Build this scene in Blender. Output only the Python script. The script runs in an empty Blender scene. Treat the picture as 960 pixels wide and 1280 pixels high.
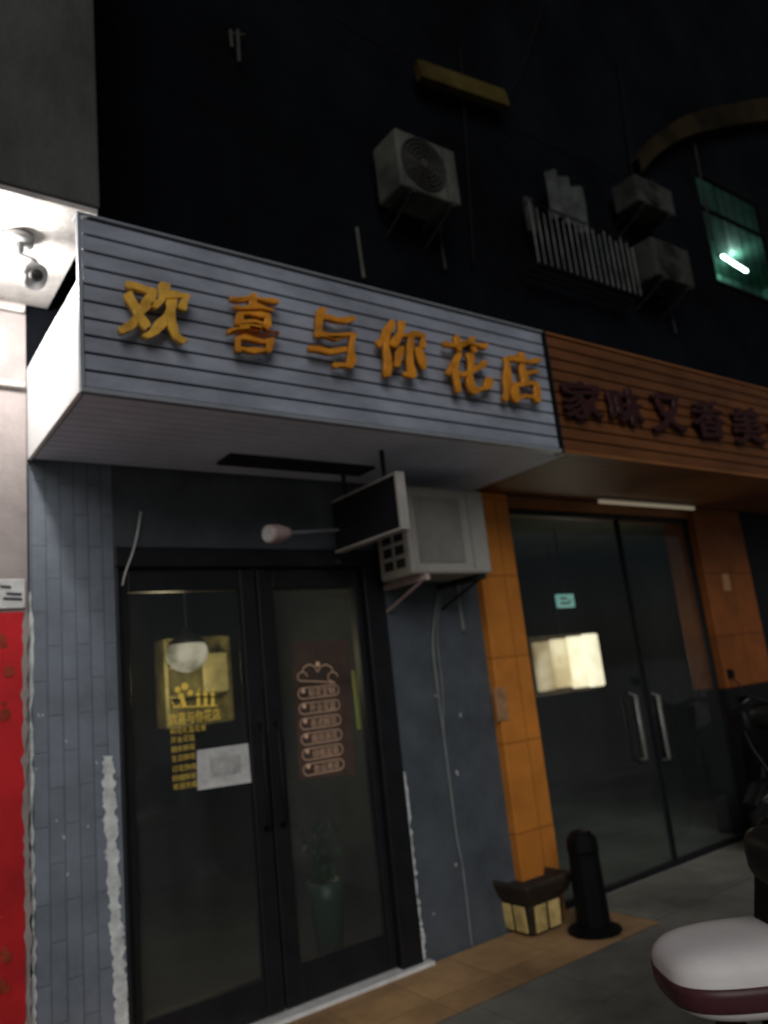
import bpy, bmesh, math, random
from mathutils import Vector, Matrix
random.seed(7)
S = bpy.context.scene
COL = S.collection
R = math.radians
# ------------------------------------------------------------------ camera
FPX = 962.0
AZ, PITCH, ROLL = R(53.2), R(12.25), R(6.2)
CAM = Vector((0, -3.64, 1.5))
F = Vector((math.cos(PITCH)*math.cos(AZ), math.cos(PITCH)*math.sin(AZ), math.sin(PITCH)))
R0 = Vector((math.sin(AZ), -math.cos(AZ), 0))
U0 = R0.cross(F)
RV = R0*math.cos(ROLL) - U0*math.sin(ROLL)
UV = R0*math.sin(ROLL) + U0*math.cos(ROLL)
def ray(px, py): return F + RV*((px-480)/FPX) + UV*((640-py)/FPX)
def at(px, py, Y=0.0):
    d = ray(px, py); return CAM + d*((Y-CAM.y)/d.y)
def atz(px, py, Z=0.0):
    d = ray(px, py); return CAM + d*((Z-CAM.z)/d.z)
cd = bpy.data.cameras.new('camera'); co = bpy.data.objects.new('camera', cd); COL.objects.link(co)
M4 = Matrix((RV, UV, -F)).transposed().to_4x4(); M4.translation = CAM
co.matrix_world = M4
cd.sensor_fit = 'VERTICAL'; cd.sensor_height = 36; cd.sensor_width = 27
cd.lens = FPX/1280*36; cd.clip_end = 500; cd.clip_start = 0.05
cd.dof.use_dof = True; cd.dof.focus_distance = 1.35; cd.dof.aperture_fstop = 3.0
S.camera = co
S.view_settings.view_transform = 'Standard'; S.view_settings.look = 'None'
S.view_settings.exposure = 0
# ------------------------------------------------------------------ world + sun
w = bpy.data.worlds.new('World'); S.world = w; w.use_nodes = True
nt = w.node_tree; bg = nt.nodes['Background']
sk = nt.nodes.new('ShaderNodeTexSky'); sk.sky_type = 'NISHITA'; sk.sun_disc = False
SUN_FROM = Vector((-0.60, -1.0, 0.66)).normalized()
sk.sun_elevation = math.asin(SUN_FROM.z); sk.sun_rotation = math.atan2(SUN_FROM.x, SUN_FROM.y)
nt.links.new(sk.outputs[0], bg.inputs[0]); bg.inputs[1].default_value = 0.014
sl = bpy.data.lights.new('street_light_sun', 'SUN'); so = bpy.data.objects.new('street_light_sun', sl); COL.objects.link(so)
sl.energy = 1.18; sl.angle = R(38); sl.color = (1.0, 0.985, .965)
so.rotation_euler = (-SUN_FROM).to_track_quat('-Z', 'Y').to_euler()
# ------------------------------------------------------------------ materials
def mat(name, c, rough=.6, var=.25, scale=5, bump=.1, metal=0, c2=None, thr=None, spec=.4, stretch=(1,1,1), bscale=60):
    m = bpy.data.materials.new(name); m.use_nodes = True; n = m.node_tree.nodes; l = m.node_tree.links
    b = n['Principled BSDF']; b.inputs['Roughness'].default_value = rough; b.inputs['Metallic'].default_value = metal
    b.inputs['Specular IOR Level'].default_value = spec
    tc = n.new('ShaderNodeTexCoord'); mp = n.new('ShaderNodeMapping'); mp.inputs['Scale'].default_value = stretch
    l.new(tc.outputs['Object'], mp.inputs[0])
    nz = n.new('ShaderNodeTexNoise'); nz.inputs['Scale'].default_value = scale; nz.inputs['Detail'].default_value = 8; nz.inputs['Roughness'].default_value = .65
    l.new(mp.outputs[0], nz.inputs['Vector'])
    rp = n.new('ShaderNodeValToRGB'); l.new(nz.outputs['Fac'], rp.inputs[0])
    lo = [max(0, x*(1-var)) for x in c]; hi = [min(1, x*(1+var)) for x in c]
    rp.color_ramp.elements[0].position = .32; rp.color_ramp.elements[1].position = .68
    rp.color_ramp.elements[0].color = (*lo, 1); rp.color_ramp.elements[1].color = (*hi, 1)
    if c2:
        e = rp.color_ramp.elements.new(thr or .74); e.color = (*c2, 1)
    l.new(rp.outputs[0], b.inputs['Base Color'])
    if bump:
        nb = n.new('ShaderNodeTexNoise'); nb.inputs['Scale'].default_value = bscale; nb.inputs['Detail'].default_value = 4
        l.new(mp.outputs[0], nb.inputs['Vector'])
        bp = n.new('ShaderNodeBump'); bp.inputs['Strength'].default_value = bump; bp.inputs['Distance'].default_value = .01
        l.new(nb.outputs['Fac'], bp.inputs['Height']); l.new(bp.outputs[0], b.inputs['Normal'])
    return m
def tile_mat(name, c, mortar, axes, bw, rh, ms=.006, rough=.5, var=.2, offset=.5, c2=None, thr=.72, nscale=3):
    m = bpy.data.materials.new(name); m.use_nodes = True; n = m.node_tree.nodes; l = m.node_tree.links
    b = n['Principled BSDF']; b.inputs['Roughness'].default_value = rough; b.inputs['Specular IOR Level'].default_value = .3
    tc = n.new('ShaderNodeTexCoord'); sp = n.new('ShaderNodeSeparateXYZ'); cb = n.new('ShaderNodeCombineXYZ')
    l.new(tc.outputs['Object'], sp.inputs[0])
    l.new(sp.outputs[axes[0]], cb.inputs[0]); l.new(sp.outputs[axes[1]], cb.inputs[1])
    br = n.new('ShaderNodeTexBrick'); br.offset = offset
    l.new(cb.outputs[0], br.inputs['Vector']); br.inputs['Scale'].default_value = 1
    br.inputs['Brick Width'].default_value = bw; br.inputs['Row Height'].default_value = rh
    br.inputs['Mortar Size'].default_value = ms; br.inputs['Mortar Smooth'].default_value = .3
    br.inputs['Color1'].default_value = (.86, .86, .86, 1); br.inputs['Color2'].default_value = (1, 1, 1, 1)
    br.inputs['Mortar'].default_value = (mortar, mortar, mortar, 1)
    nz = n.new('ShaderNodeTexNoise'); nz.inputs['Scale'].default_value = nscale; nz.inputs['Detail'].default_value = 9; nz.inputs['Roughness'].default_value = .7
    l.new(tc.outputs['Object'], nz.inputs['Vector'])
    rp = n.new('ShaderNodeValToRGB'); l.new(nz.outputs['Fac'], rp.inputs[0])
    rp.color_ramp.elements[0].position = .3; rp.color_ramp.elements[1].position = .66
    rp.color_ramp.elements[0].color = (*[x*(1-var) for x in c], 1); rp.color_ramp.elements[1].color = (*[min(1, x*(1+var)) for x in c], 1)
    if c2:
        e = rp.color_ramp.elements.new(thr); e.color = (*c2, 1)
    mx = n.new('ShaderNodeMix'); mx.data_type = 'RGBA'; mx.blend_type = 'MULTIPLY'; mx.inputs[0].default_value = 1
    l.new(rp.outputs[0], mx.inputs[6]); l.new(br.outputs['Color'], mx.inputs[7]); l.new(mx.outputs[2], b.inputs['Base Color'])
    bp = n.new('ShaderNodeBump'); bp.inputs['Strength'].default_value = .5; bp.inputs['Distance'].default_value = .006; bp.invert = True
    l.new(br.outputs['Fac'], bp.inputs['Height']); l.new(bp.outputs[0], b.inputs['Normal'])
    return m
def emis(name, c, s, c2=None, scale=8):
    m = bpy.data.materials.new(name); m.use_nodes = True; n = m.node_tree.nodes; l = m.node_tree.links
    b = n['Principled BSDF']; b.inputs['Base Color'].default_value = (*[x*.5 for x in c], 1)
    b.inputs['Emission Strength'].default_value = s; b.inputs['Emission Color'].default_value = (*c, 1)
    if c2:
        tc = n.new('ShaderNodeTexCoord'); nz = n.new('ShaderNodeTexNoise'); nz.inputs['Scale'].default_value = scale; nz.inputs['Detail'].default_value = 5
        l.new(tc.outputs['Object'], nz.inputs['Vector']); rp = n.new('ShaderNodeValToRGB'); l.new(nz.outputs['Fac'], rp.inputs[0])
        rp.color_ramp.elements[0].position = .38; rp.color_ramp.elements[1].position = .6
        rp.color_ramp.elements[0].color = (*c2, 1); rp.color_ramp.elements[1].color = (*c, 1)
        l.new(rp.outputs[0], b.inputs['Emission Color'])
    return m
def glass_mat(name, tint, base=.03, dust_haze=.05):
    m = bpy.data.materials.new(name); m.use_nodes = True; n = m.node_tree.nodes; l = m.node_tree.links
    n.remove(n['Principled BSDF']); o = n['Material Output']
    t = n.new('ShaderNodeBsdfTransparent'); t.inputs[0].default_value = (*tint, 1)
    g = n.new('ShaderNodeBsdfGlossy'); g.inputs['Roughness'].default_value = .06
    df = n.new('ShaderNodeBsdfDiffuse'); df.inputs[0].default_value = (.5,.55,.58,1)
    lw = n.new('ShaderNodeLayerWeight'); lw.inputs[0].default_value = .18
    nz = n.new('ShaderNodeTexNoise'); nz.inputs['Scale'].default_value = 1.2
    bp = n.new('ShaderNodeBump'); bp.inputs['Strength'].default_value = .06; bp.inputs['Distance'].default_value = .02
    l.new(nz.outputs['Fac'], bp.inputs['Height']); l.new(bp.outputs[0], g.inputs['Normal'])
    mt = n.new('ShaderNodeMath'); mt.operation = 'MULTIPLY_ADD'; mt.inputs[1].default_value = .35; mt.inputs[2].default_value = base
    l.new(lw.outputs['Facing'], mt.inputs[0])
    mx = n.new('ShaderNodeMixShader'); l.new(mt.outputs[0], mx.inputs[0]); l.new(t.outputs[0], mx.inputs[1]); l.new(g.outputs[0], mx.inputs[2])
    nd = n.new('ShaderNodeTexNoise'); nd.inputs['Scale'].default_value = 2.2; nd.inputs['Detail'].default_value = 7
    md = n.new('ShaderNodeMath'); md.operation = 'MULTIPLY'; md.inputs[1].default_value = dust_haze; l.new(nd.outputs['Fac'], md.inputs[0])  # pale film over the glass, raised to paint in a hazy lift
    m2 = n.new('ShaderNodeMixShader'); l.new(md.outputs[0], m2.inputs[0]); l.new(mx.outputs[0], m2.inputs[1]); l.new(df.outputs[0], m2.inputs[2])
    l.new(m2.outputs[0], o.inputs[0]); return m
K = {}
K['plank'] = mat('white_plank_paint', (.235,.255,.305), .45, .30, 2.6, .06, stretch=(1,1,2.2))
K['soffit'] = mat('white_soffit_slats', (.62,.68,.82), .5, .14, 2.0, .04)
K['cap'] = mat('white_end_panel', (.8,.8,.8), .4, .06, 2, .03)
K['trim'] = mat('dull_aluminium', (.26,.275,.30), .4, .15, 8, .03, metal=.3)
K['backing'] = mat('dark_backing', (.02,.021,.026), .8, .2)
K['gold'] = mat('gold_letter', (.58,.22,.016), .4, .35, 9, .04, metal=.1)
K['goldshiny'] = mat('shiny_gold_letter', (.80,.38,.05), .2, .50, 7, .12, metal=.15, spec=.9)
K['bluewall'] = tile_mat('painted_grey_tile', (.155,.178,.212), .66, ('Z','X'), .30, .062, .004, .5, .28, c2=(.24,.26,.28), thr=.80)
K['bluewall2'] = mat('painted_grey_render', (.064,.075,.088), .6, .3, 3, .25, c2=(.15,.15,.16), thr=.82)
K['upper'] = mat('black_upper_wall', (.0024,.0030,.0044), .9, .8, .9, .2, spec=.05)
K['stucco'] = mat('grey_stucco', (.058,.060,.056), .9, .5, 1.4, .35, stretch=(1,1,.5), spec=.1)
K['cream'] = mat('cream_tile', (.25,.215,.205), .6, .22, 4, .15)
K['palewall'] = mat('pale_soffit_paint', (.36,.34,.32), .7, .4, 4, .3, c2=(.14,.13,.12), thr=.74)
K['plaster'] = mat('bare_white_plaster', (.54,.56,.56), .8, .3, 18, .4)
K['red'] = mat('red_poster', (.43,.010,.014), .45, .30, 2, .05)
K['redmark'] = mat('poster_faint_gold', (.24,.030,.012), .45, .4, 14, .0)
K['paper'] = mat('white_paper', (.50,.50,.49), .6, .2, 14, .02)
K['paper2'] = mat('faint_print', (.38,.38,.37), .6, .3, 20, .02)
K['ink'] = mat('ink', (.03,.03,.035), .6, .2)
K['black'] = mat('black_aluminium', (.0085,.009,.011), .45, .3, 8, .03, spec=.3)
K['blackm'] = mat('black_plastic', (.007,.007,.008), .55, .3, 10, .05, spec=.2)
K['glass'] = glass_mat('door_glass', (.82,.84,.84), .035, .060)
K['glass2'] = glass_mat('shop_glass', (.84,.88,.87), .03, .040)
K['inside'] = mat('shop_interior', (.030,.031,.029), .7, .4, 2, .1)
K['inside2'] = mat('grey_green_interior', (.070,.080,.070), .7, .4, 1.4, .1)
K['cabinet'] = mat('pale_yellow_cabinet', (.60,.55,.28), .5, .45, 4, .1)  # added panel colour standing in for the soft yellow glow behind the door
K['cabback'] = mat('cabinet_back', (.20,.18,.075), .6, .8, 4.5, .1)
K['mframe'] = mat('menu_frame', (.10,.08,.05), .6, .3, 8, .1)
K['strip'] = mat('yellow_green_board', (.50,.52,.10), .5, .3, 6, .05)
K['decal'] = mat('yellow_decal', (1.0,.70,.12), .4, .0, 20, 0)
K['decal2'] = mat('tan_decal', (.72,.46,.31), .45, .12, 20, 0)
K['film'] = mat('brown_film', (.066,.042,.032), .45, .5, 3, 0)
K['globe'] = emis('pendant_globe', (1,.92,.66), .40, (.30,.27,.17), 8)
K['bowl'] = mat('pendant_metal_cap', (.30,.27,.20), .3, .4, 12, .05, metal=.5)
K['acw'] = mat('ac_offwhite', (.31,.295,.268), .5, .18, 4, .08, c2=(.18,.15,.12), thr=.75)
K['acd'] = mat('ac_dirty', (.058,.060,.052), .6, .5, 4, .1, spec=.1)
K['acd2'] = mat('ac_very_dim', (.030,.032,.027), .7, .5, 4, .1, spec=.08)  # darker copy: weaker light at upper right put into the colour
K['acg'] = mat('ac_grille', (.20,.192,.176), .5, .2, 6, .05)
K['acdg'] = mat('ac_grille_dirty', (.032,.031,.027), .6, .2, 6, .05, spec=.1)
K['dark'] = mat('dark_recess', (.010,.010,.010), .8, .3)
K['pinkw'] = mat('pinkish_white_metal', (.42,.31,.29), .5, .15, 8, .05)
K['camw'] = mat('camera_white_plastic', (.26,.26,.26), .4, .1, 8, .02)
K['steel'] = mat('brushed_steel', (.22,.22,.205), .45, .3, 30, .05, metal=.4)
K['bar'] = mat('cage_steel', (.088,.093,.087), .55, .7, 5, .05, metal=.2)
K['rust'] = mat('dull_galvanised', (.020,.021,.020), .6, .35, 14, .1, metal=.1, spec=.15)
K['faint'] = mat('faint_wire', (.006,.006,.006), .8, .3, 14, 0, spec=.05)
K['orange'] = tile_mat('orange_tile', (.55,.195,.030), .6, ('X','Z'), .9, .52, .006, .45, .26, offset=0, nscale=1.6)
K['orange2'] = tile_mat('dim_orange_tile', (.19,.057,.012), .6, ('X','Z'), .9, .52, .006, .5, .4, offset=0, nscale=1.6)  # same orange tile darkened, light falloff to the right put into the colour
K['orangep'] = mat('orange_plank', (.108,.037,.009), .5, .38, 1.6, .06, stretch=(1,1,3))  # planks painted darker in place of lamp falloff along the row
K['oranges'] = mat('orange_soffit', (.20,.075,.02), .5, .3, 2, .06)
K['pierpale'] = mat('faded_notice', (.34,.18,.08), .6, .35, 18, .05)
K['dred'] = mat('dark_red_letter', (.028,.005,.0045), .5, .25, 10, .05)
K['whitecable'] = mat('white_cable', (.58,.58,.56), .45, .1, 10, 0)
K['greycable'] = mat('grey_cable', (.17,.18,.18), .5, .2, 10, 0)
K['led'] = mat('dark_led_screen', (.010,.009,.012), .35, .3, 40, .05)
K['lamp'] = emis('lit_lamp', (1,.98,.95), 26)
K['tube'] = emis('teal_tube', (.65,1,.95), 14)
K['tubeoff'] = emis('pale_tube', (1,.84,.60), .17)  # tube is unlit; faint glow added against the soffit shade
K['tealroom'] = mat('teal_room', (.20,.38,.31), .6, .6, 1.0, .1)
K['menu'] = emis('lit_menu_board', (1,.92,.68), 1.2, (.66,.52,.30), 2.5)  # glowing panels made up to stand in for a reflection on the glass
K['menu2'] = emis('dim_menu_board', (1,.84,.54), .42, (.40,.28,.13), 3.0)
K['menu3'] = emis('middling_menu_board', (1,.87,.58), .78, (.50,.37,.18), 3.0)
K['exit'] = emis('green_exit', (.25,.55,.47), .55)
K['yellowb'] = mat('dull_yellow_board', (.040,.029,.008), .8, .55, 3, .15, spec=.05)
K['arch'] = mat('dull_brown_arch', (.015,.011,.005), .8, .7, 1.6, .1, spec=.05)
K['cloth'] = mat('pale_cloth', (.042,.046,.044), .9, .5, 6, .3, spec=.05)
K['ground'] = mat('worn_concrete', (.34,.32,.30), .85, .3, 1.6, .3)
K['pave'] = tile_mat('grey_pavement', (.155,.148,.125), .8, ('X','Y'), .5, .5, .008, .75, .5, offset=0, c2=(.24,.25,.215), thr=.68, nscale=1.1)
K['apron'] = tile_mat('tan_apron_tiles', (.36,.215,.10), .8, ('X','Y'), .4, .4, .008, .65, .5, offset=0, nscale=1.3)
K['stone'] = mat('threshold_stone', (.66,.65,.63), .5, .15, 12, .1)
K['white'] = mat('white_gloss_paint', (.62,.59,.58), .5, .12, 3, .02, spec=.25)
K['redlens'] = mat('dark_red_lens', (.050,.014,.018), .4, .3, 10, 0, spec=.3)
K['rubber'] = mat('tyre_rubber', (.007,.007,.007), .85, .2, 20, .1, spec=.1)
K['bike'] = mat('black_bike_paint', (.004,.004,.005), .55, .2, 6, .01, spec=.12)
K['lensg'] = mat('headlight_lens', (.010,.010,.010), .45, .1, 6, 0, spec=.25)
K['potd'] = mat('dark_planter_rim', (.026,.018,.011), .6, .4, 8, .2)
K['poty'] = mat('yellow_planter', (.50,.37,.14), .6, .5, 9, .2)
K['leaf'] = mat('leaf_green', (.020,.05,.018), .5, .4, 12, 0)
K['bucket'] = mat('green_bucket', (.020,.045,.026), .45, .2, 6, .05)
K['soil'] = mat('soil', (.02,.014,.01), .9, .3, 20, .3)
# ------------------------------------------------------------------ mesh builder
BASE = {}
class MB:
    def __init__(s): s.b = bmesh.new()
    def box(s, x0, x1, y0, y1, z0, z1):
        v = [s.b.verts.new(p) for p in ((x0,y0,z0),(x1,y0,z0),(x1,y1,z0),(x0,y1,z0),(x0,y0,z1),(x1,y0,z1),(x1,y1,z1),(x0,y1,z1))]
        for f in ((3,2,1,0),(4,5,6,7),(0,1,5,4),(1,2,6,5),(2,3,7,6),(3,0,4,7)): s.b.faces.new([v[i] for i in f])
        return s
    def obox(s, c, ax, ay, az):
        c = Vector(c); ax, ay, az = Vector(ax), Vector(ay), Vector(az)
        v = [s.b.verts.new(c + ax*i + ay*j + az*k) for k in (-1,1) for (i,j) in ((-1,-1),(1,-1),(1,1),(-1,1))]
        for f in ((3,2,1,0),(4,5,6,7),(0,1,5,4),(1,2,6,5),(2,3,7,6),(3,0,4,7)): s.b.faces.new([v[i] for i in f])
        return s
    def sweep(s, pts, r, n=8, closed=False, rf=None):
        pts = [Vector(p) for p in pts]; N = len(pts); rings = []
        for i, p in enumerate(pts):
            a = pts[(i-1) % N] if (closed or i > 0) else p; b = pts[(i+1) % N] if (closed or i < N-1) else p
            t = (b-a).normalized(); ref = Vector((0,0,1)) if abs(t.z) < .9 else Vector((0,1,0))
            u = t.cross(ref).normalized(); v = u.cross(t)
            rr = r*(rf(i/(N-1)) if rf else 1)
            rings.append([s.b.verts.new(p + u*math.cos(2*math.pi*k/n)*rr + v*math.sin(2*math.pi*k/n)*rr) for k in range(n)])
        for i in range(N if closed else N-1):
            A, B = rings[i], rings[(i+1) % N]
            for k in range(n): s.b.faces.new((A[k], A[(k+1) % n], B[(k+1) % n], B[k]))
        if not closed:
            s.b.faces.new(rings[0][::-1]); s.b.faces.new(rings[-1])
        return s
    def prism(s, prof, off0, off1, f):
        A = [s.b.verts.new(f(u, v, off0)) for u, v in prof]; B = [s.b.verts.new(f(u, v, off1)) for u, v in prof]; n = len(prof)
        s.b.faces.new(A[::-1]); s.b.faces.new(B)
        for i in range(n): s.b.faces.new((A[i], A[(i+1) % n], B[(i+1) % n], B[i]))
        return s
    def lathe(s, prof, c, n=24, axis='Z', ph=0):
        c = Vector(c); rings = []
        for r, h in prof:
            ring = []
            for k in range(n):
                a = 2*math.pi*k/n+ph; x, y = r*math.cos(a), r*math.sin(a)
                p = Vector((x, y, h)) if axis == 'Z' else (Vector((x, h, y)) if axis == 'Y' else Vector((h, x, y)))
                ring.append(s.b.verts.new(c + p))
            rings.append(ring)
        for A, B in zip(rings, rings[1:]):
            for k in range(n): s.b.faces.new((A[k], A[(k+1) % n], B[(k+1) % n], B[k]))
        s.b.faces.new(rings[0][::-1]); s.b.faces.new(rings[-1]); return s
    def poly(s, pts):
        s.b.faces.new([s.b.verts.new(p) for p in pts]); return s
    def build(s, name, m, parent=None, bevel=0, smooth=False, seg=2):
        bmesh.ops.recalc_face_normals(s.b, faces=s.b.faces)
        me = bpy.data.meshes.new(name); s.b.to_mesh(me); s.b.free()
        return link(name, me, m, parent, bevel, smooth, seg)
def link(name, me, m, parent=None, bevel=0, smooth=False, seg=2):
    o = bpy.data.objects.new(name, me); COL.objects.link(o); me.materials.append(K[m] if isinstance(m, str) else m)
    if smooth:
        for p in me.polygons: p.use_smooth = True
    if bevel:
        b = o.modifiers.new('bevel', 'BEVEL'); b.width = bevel; b.segments = seg; b.limit_method = 'ANGLE'
    if parent:
        o.parent = parent
        if parent.name in BASE: o.matrix_parent_inverse = Matrix.Translation(-BASE[parent.name])
    return o
def tag(o, label, cat, group=None):
    o['label'] = label; o['category'] = cat
    if group: o['group'] = group
    return o
def thing(name, label, cat, loc=(0,0,0), group=None):
    o = bpy.data.objects.new(name, None); COL.objects.link(o); o.location = loc; BASE[o.name] = Vector(loc); o.empty_display_size = .1
    return tag(o, label, cat, group)
def smoothpts(P, n=8):
    P = [Vector(p) for p in P]; out = []
    for i in range(len(P)-1):
        a = P[max(i-1,0)]; b = P[i]; c = P[i+1]; d = P[min(i+2, len(P)-1)]
        for k in range(n):
            t = k/n
            out.append(.5*((2*b) + (c-a)*t + (2*a-5*b+4*c-d)*t*t + (3*b-a-3*c+d)*t**3))
    return out + [P[-1]]
def text_mesh(txt, extrude=0, offset=0):
    cu = bpy.data.curves.new('t', 'FONT'); cu.body = txt; cu.size = 1; cu.extrude = extrude; cu.offset = offset; cu.resolution_u = 3
    ob = bpy.data.objects.new('t', cu); COL.objects.link(ob)
    dg = bpy.context.evaluated_depsgraph_get(); dg.update()
    me = bpy.data.meshes.new_from_object(ob.evaluated_get(dg)); bpy.data.objects.remove(ob); me.materials.clear(); return me
def put_text(name, txt, m, parent, x0, x1, z0, z1, Y, depth=.001, offset=0, rot=0, shear=0, brush=0, seed=0, fat=0):
    me = text_mesh(txt, .05, offset)
    if not len(me.vertices): return None
    if brush:
        bm = bmesh.new(); bm.from_mesh(me)
        bmesh.ops.remove_doubles(bm, verts=bm.verts, dist=.0001)
        bmesh.ops.subdivide_edges(bm, edges=[e for e in bm.edges if e.calc_length() > .11], cuts=3)
        bm.normal_update()
        if fat:   # brush pressure: upright strokes swell, flat strokes stay thin, and both vary along their run
            mv = []
            for v in bm.verts:
                nx = ny = 0
                for f in v.link_faces:
                    if abs(f.normal.z) < .5: nx += f.normal.x; ny += f.normal.y
                L = math.hypot(nx, ny)
                if L < 1e-6: mv.append(None); continue
                nx, ny = nx/L, ny/L
                k = .35+1.0*math.sin(7*v.co.x+5*v.co.y+seed)**2
                mv.append((nx*fat*k, ny*fat*.35*k))
            for v, d in zip(list(bm.verts), mv):
                if d: v.co.x += d[0]; v.co.y += d[1]
        bm.to_mesh(me); bm.free()
    v = me.vertices
    xs = [p.co.x for p in v]; ys = [p.co.y for p in v]; zz = [p.co.z for p in v]
    ax, bx, ay, by, az, bz = min(xs), max(xs), min(ys), max(ys), min(zz), max(zz)
    for p in v:
        u = (p.co.x-ax)/(bx-ax)-.5; t = (p.co.y-ay)/(by-ay)-.5; d = (p.co.z-az)/(bz-az)
        if brush:
            q = seed*1.7
            du = brush*(math.sin(9*t+5*u+q)+.6*math.sin(17*u-13*t+2*q))
            dt = brush*(math.sin(8*u-4*t+1.3*q)+.7*math.sin(19*t+11*u+q))
            u, t = u+du, t+dt+.12*u
        u, t = u*math.cos(rot)-t*math.sin(rot), u*math.sin(rot)+t*math.cos(rot)
        u += shear*t
        p.co = Vector(((x0+x1)/2 + u*(x1-x0), Y - d*depth, (z0+z1)/2 + t*(z1-z0)))
    me.name = name
    return link(name, me, m, parent)
def text_px(name, txt, m, parent, pxa, pya, pxb, pyb, Y, **k):
    a = at(pxa, pyb, Y); b = at(pxb, pya, Y); c = at((pxa+pxb)/2, pya, Y); d = at((pxa+pxb)/2, pyb, Y)
    return put_text(name, txt, m, parent, a.x, b.x, d.z, c.z, Y, **k)
# ------------------------------------------------------------------ setting
g = MB().poly([(-60,-80,0),(90,-80,0),(90,60,0),(-60,60,0)]).build('ground', 'ground'); g['kind'] = 'structure'
p = MB().poly([(-8,-2.9,.004),(16,-2.9,.004),(16,-.56,.004),(-8,-.56,.004)]).build('pavement', 'pave'); p['kind'] = 'structure'
p = MB().poly([(-8,-.56,.008),(3.9,-.60,.008),(3.9,-.02,.008),(-8,-.02,.008)]).build('tiled_apron', 'apron'); p['kind'] = 'structure'
p = MB().poly([(3.905,-.56,.008),(16,-.56,.008),(16,-.02,.008),(3.905,-.02,.008)]).build('shop_apron', 'pave'); p['kind'] = 'structure'
XL = .735; XD0 = 1.105; XD1 = 2.655; XR = 3.47; ZS = 2.645; ZT = 3.37; YS = -.9; ZDT = 2.25
# ------------------------------------------------------------------ flower shop building
B = thing('shop_building', 'grey-blue tiled shop building with black glass double door and black upper storeys', 'building', (2.0,0,0))
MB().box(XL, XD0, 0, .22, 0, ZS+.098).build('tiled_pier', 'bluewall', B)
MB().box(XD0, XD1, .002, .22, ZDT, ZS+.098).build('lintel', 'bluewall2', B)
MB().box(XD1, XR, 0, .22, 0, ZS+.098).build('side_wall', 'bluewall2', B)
wl = [at(884,300,0), at(966,352,0)]
WX0, WX1, WZ0, WZ1 = wl[0].x, wl[1].x+.1, at(915,360,0).z, at(915,236,0).z
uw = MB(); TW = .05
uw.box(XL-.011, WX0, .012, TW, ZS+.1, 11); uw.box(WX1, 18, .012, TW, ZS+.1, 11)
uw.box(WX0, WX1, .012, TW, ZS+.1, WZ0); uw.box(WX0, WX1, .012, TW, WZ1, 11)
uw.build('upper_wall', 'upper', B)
wf = MB()
t_ = .03
wf.box(WX0, WX1, -.006, .05, WZ0, WZ0+t_); wf.box(WX0, WX1, -.006, .05, WZ1-t_, WZ1)
for x in (WX0, WX1-t_): wf.box(x, x+t_, -.004, .048, WZ0+t_, WZ1-t_)
wf.box(WX0+t_, WX1-t_, .0, .04, WZ0+(WZ1-WZ0)*.66, WZ0+(WZ1-WZ0)*.66+.02)
wfo = wf.build('window_frame', 'faint', B)
wb = MB()
for k in range(1, 7):
    x = WX0+(WX1-WX0)*k/7; wb.sweep([(x,.02,WZ0+t_),(x,.02,WZ1-t_)], .004, 6)
wb.build('window_grille', 'faint', wfo)
rm = MB(); D = 2.2; ra, rb, rz0, rz1 = WX0-1, WX1+4.5, WZ0-.4, WZ1+1.0
rm.poly([(ra,D,rz0),(rb,D,rz0),(rb,D,rz1),(ra,D,rz1)])
rm.poly([(ra,TW,rz1),(rb,TW,rz1),(rb,D,rz1),(ra,D,rz1)])
rm.poly([(ra,TW,rz0),(ra,D,rz0),(ra,D,rz1),(ra,TW,rz1)])
rm.poly([(rb,TW,rz0),(rb,D,rz0),(rb,D,rz1),(rb,TW,rz1)])
rm.build('lit_room', 'tealroom', B)
# door frame
XA, XB = at(163,900,.05).x, at(308,900,.05).x
XC, XE = at(350,900,.05).x, at(455,900,.05).x
ZG = at(300,738,.05).z
fr = MB()
fr.box(XD0, XA-.045, -.015, .13, 0, ZDT-.1); fr.box(XE+.05, XD1, -.015, .13, 0, ZDT-.1); fr.box(XD0, XD1, -.015, .13, ZDT-.1, ZDT)
fr.build('door_frame', 'black', B, .008)
MB().box(XD0-.02, XD1+.05, -.05, .14, 0, .026).build('threshold', 'stone', B, .006)
XM = (XB+XC)/2
def leaf(x0, x1, g0, g1):
    f = MB(); z0, z1 = .035, ZDT-.105
    f.box(x0, g0, .02, .085, z0, z1); f.box(g1, x1, .02, .085, z0, z1); f.box(g0, g1, .022, .083, z0, z0+.16); f.box(g0, g1, .022, .083, ZG, z1)
    L = f.build('door_leaf', 'black', B, .006)
    MB().poly([(g0-.005,.05,z0+.15),(g1+.005,.05,z0+.15),(g1+.005,.05,ZG+.01),(g0-.005,.05,ZG+.01)]).build('glass', 'glass', L)
    return L
L1 = leaf(XA-.04, XM-.004, XA, XB); L2 = leaf(XM+.004, XE+.045, XC, XE)
for L, x in ((L1, XM-.045), (L2, XM+.045)):
    MB().sweep([(x,.015,.85),(x,-.035,.88),(x,-.035,1.32),(x,.015,1.35)], .011).build('handle', 'blackm', L, smooth=True)
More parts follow.
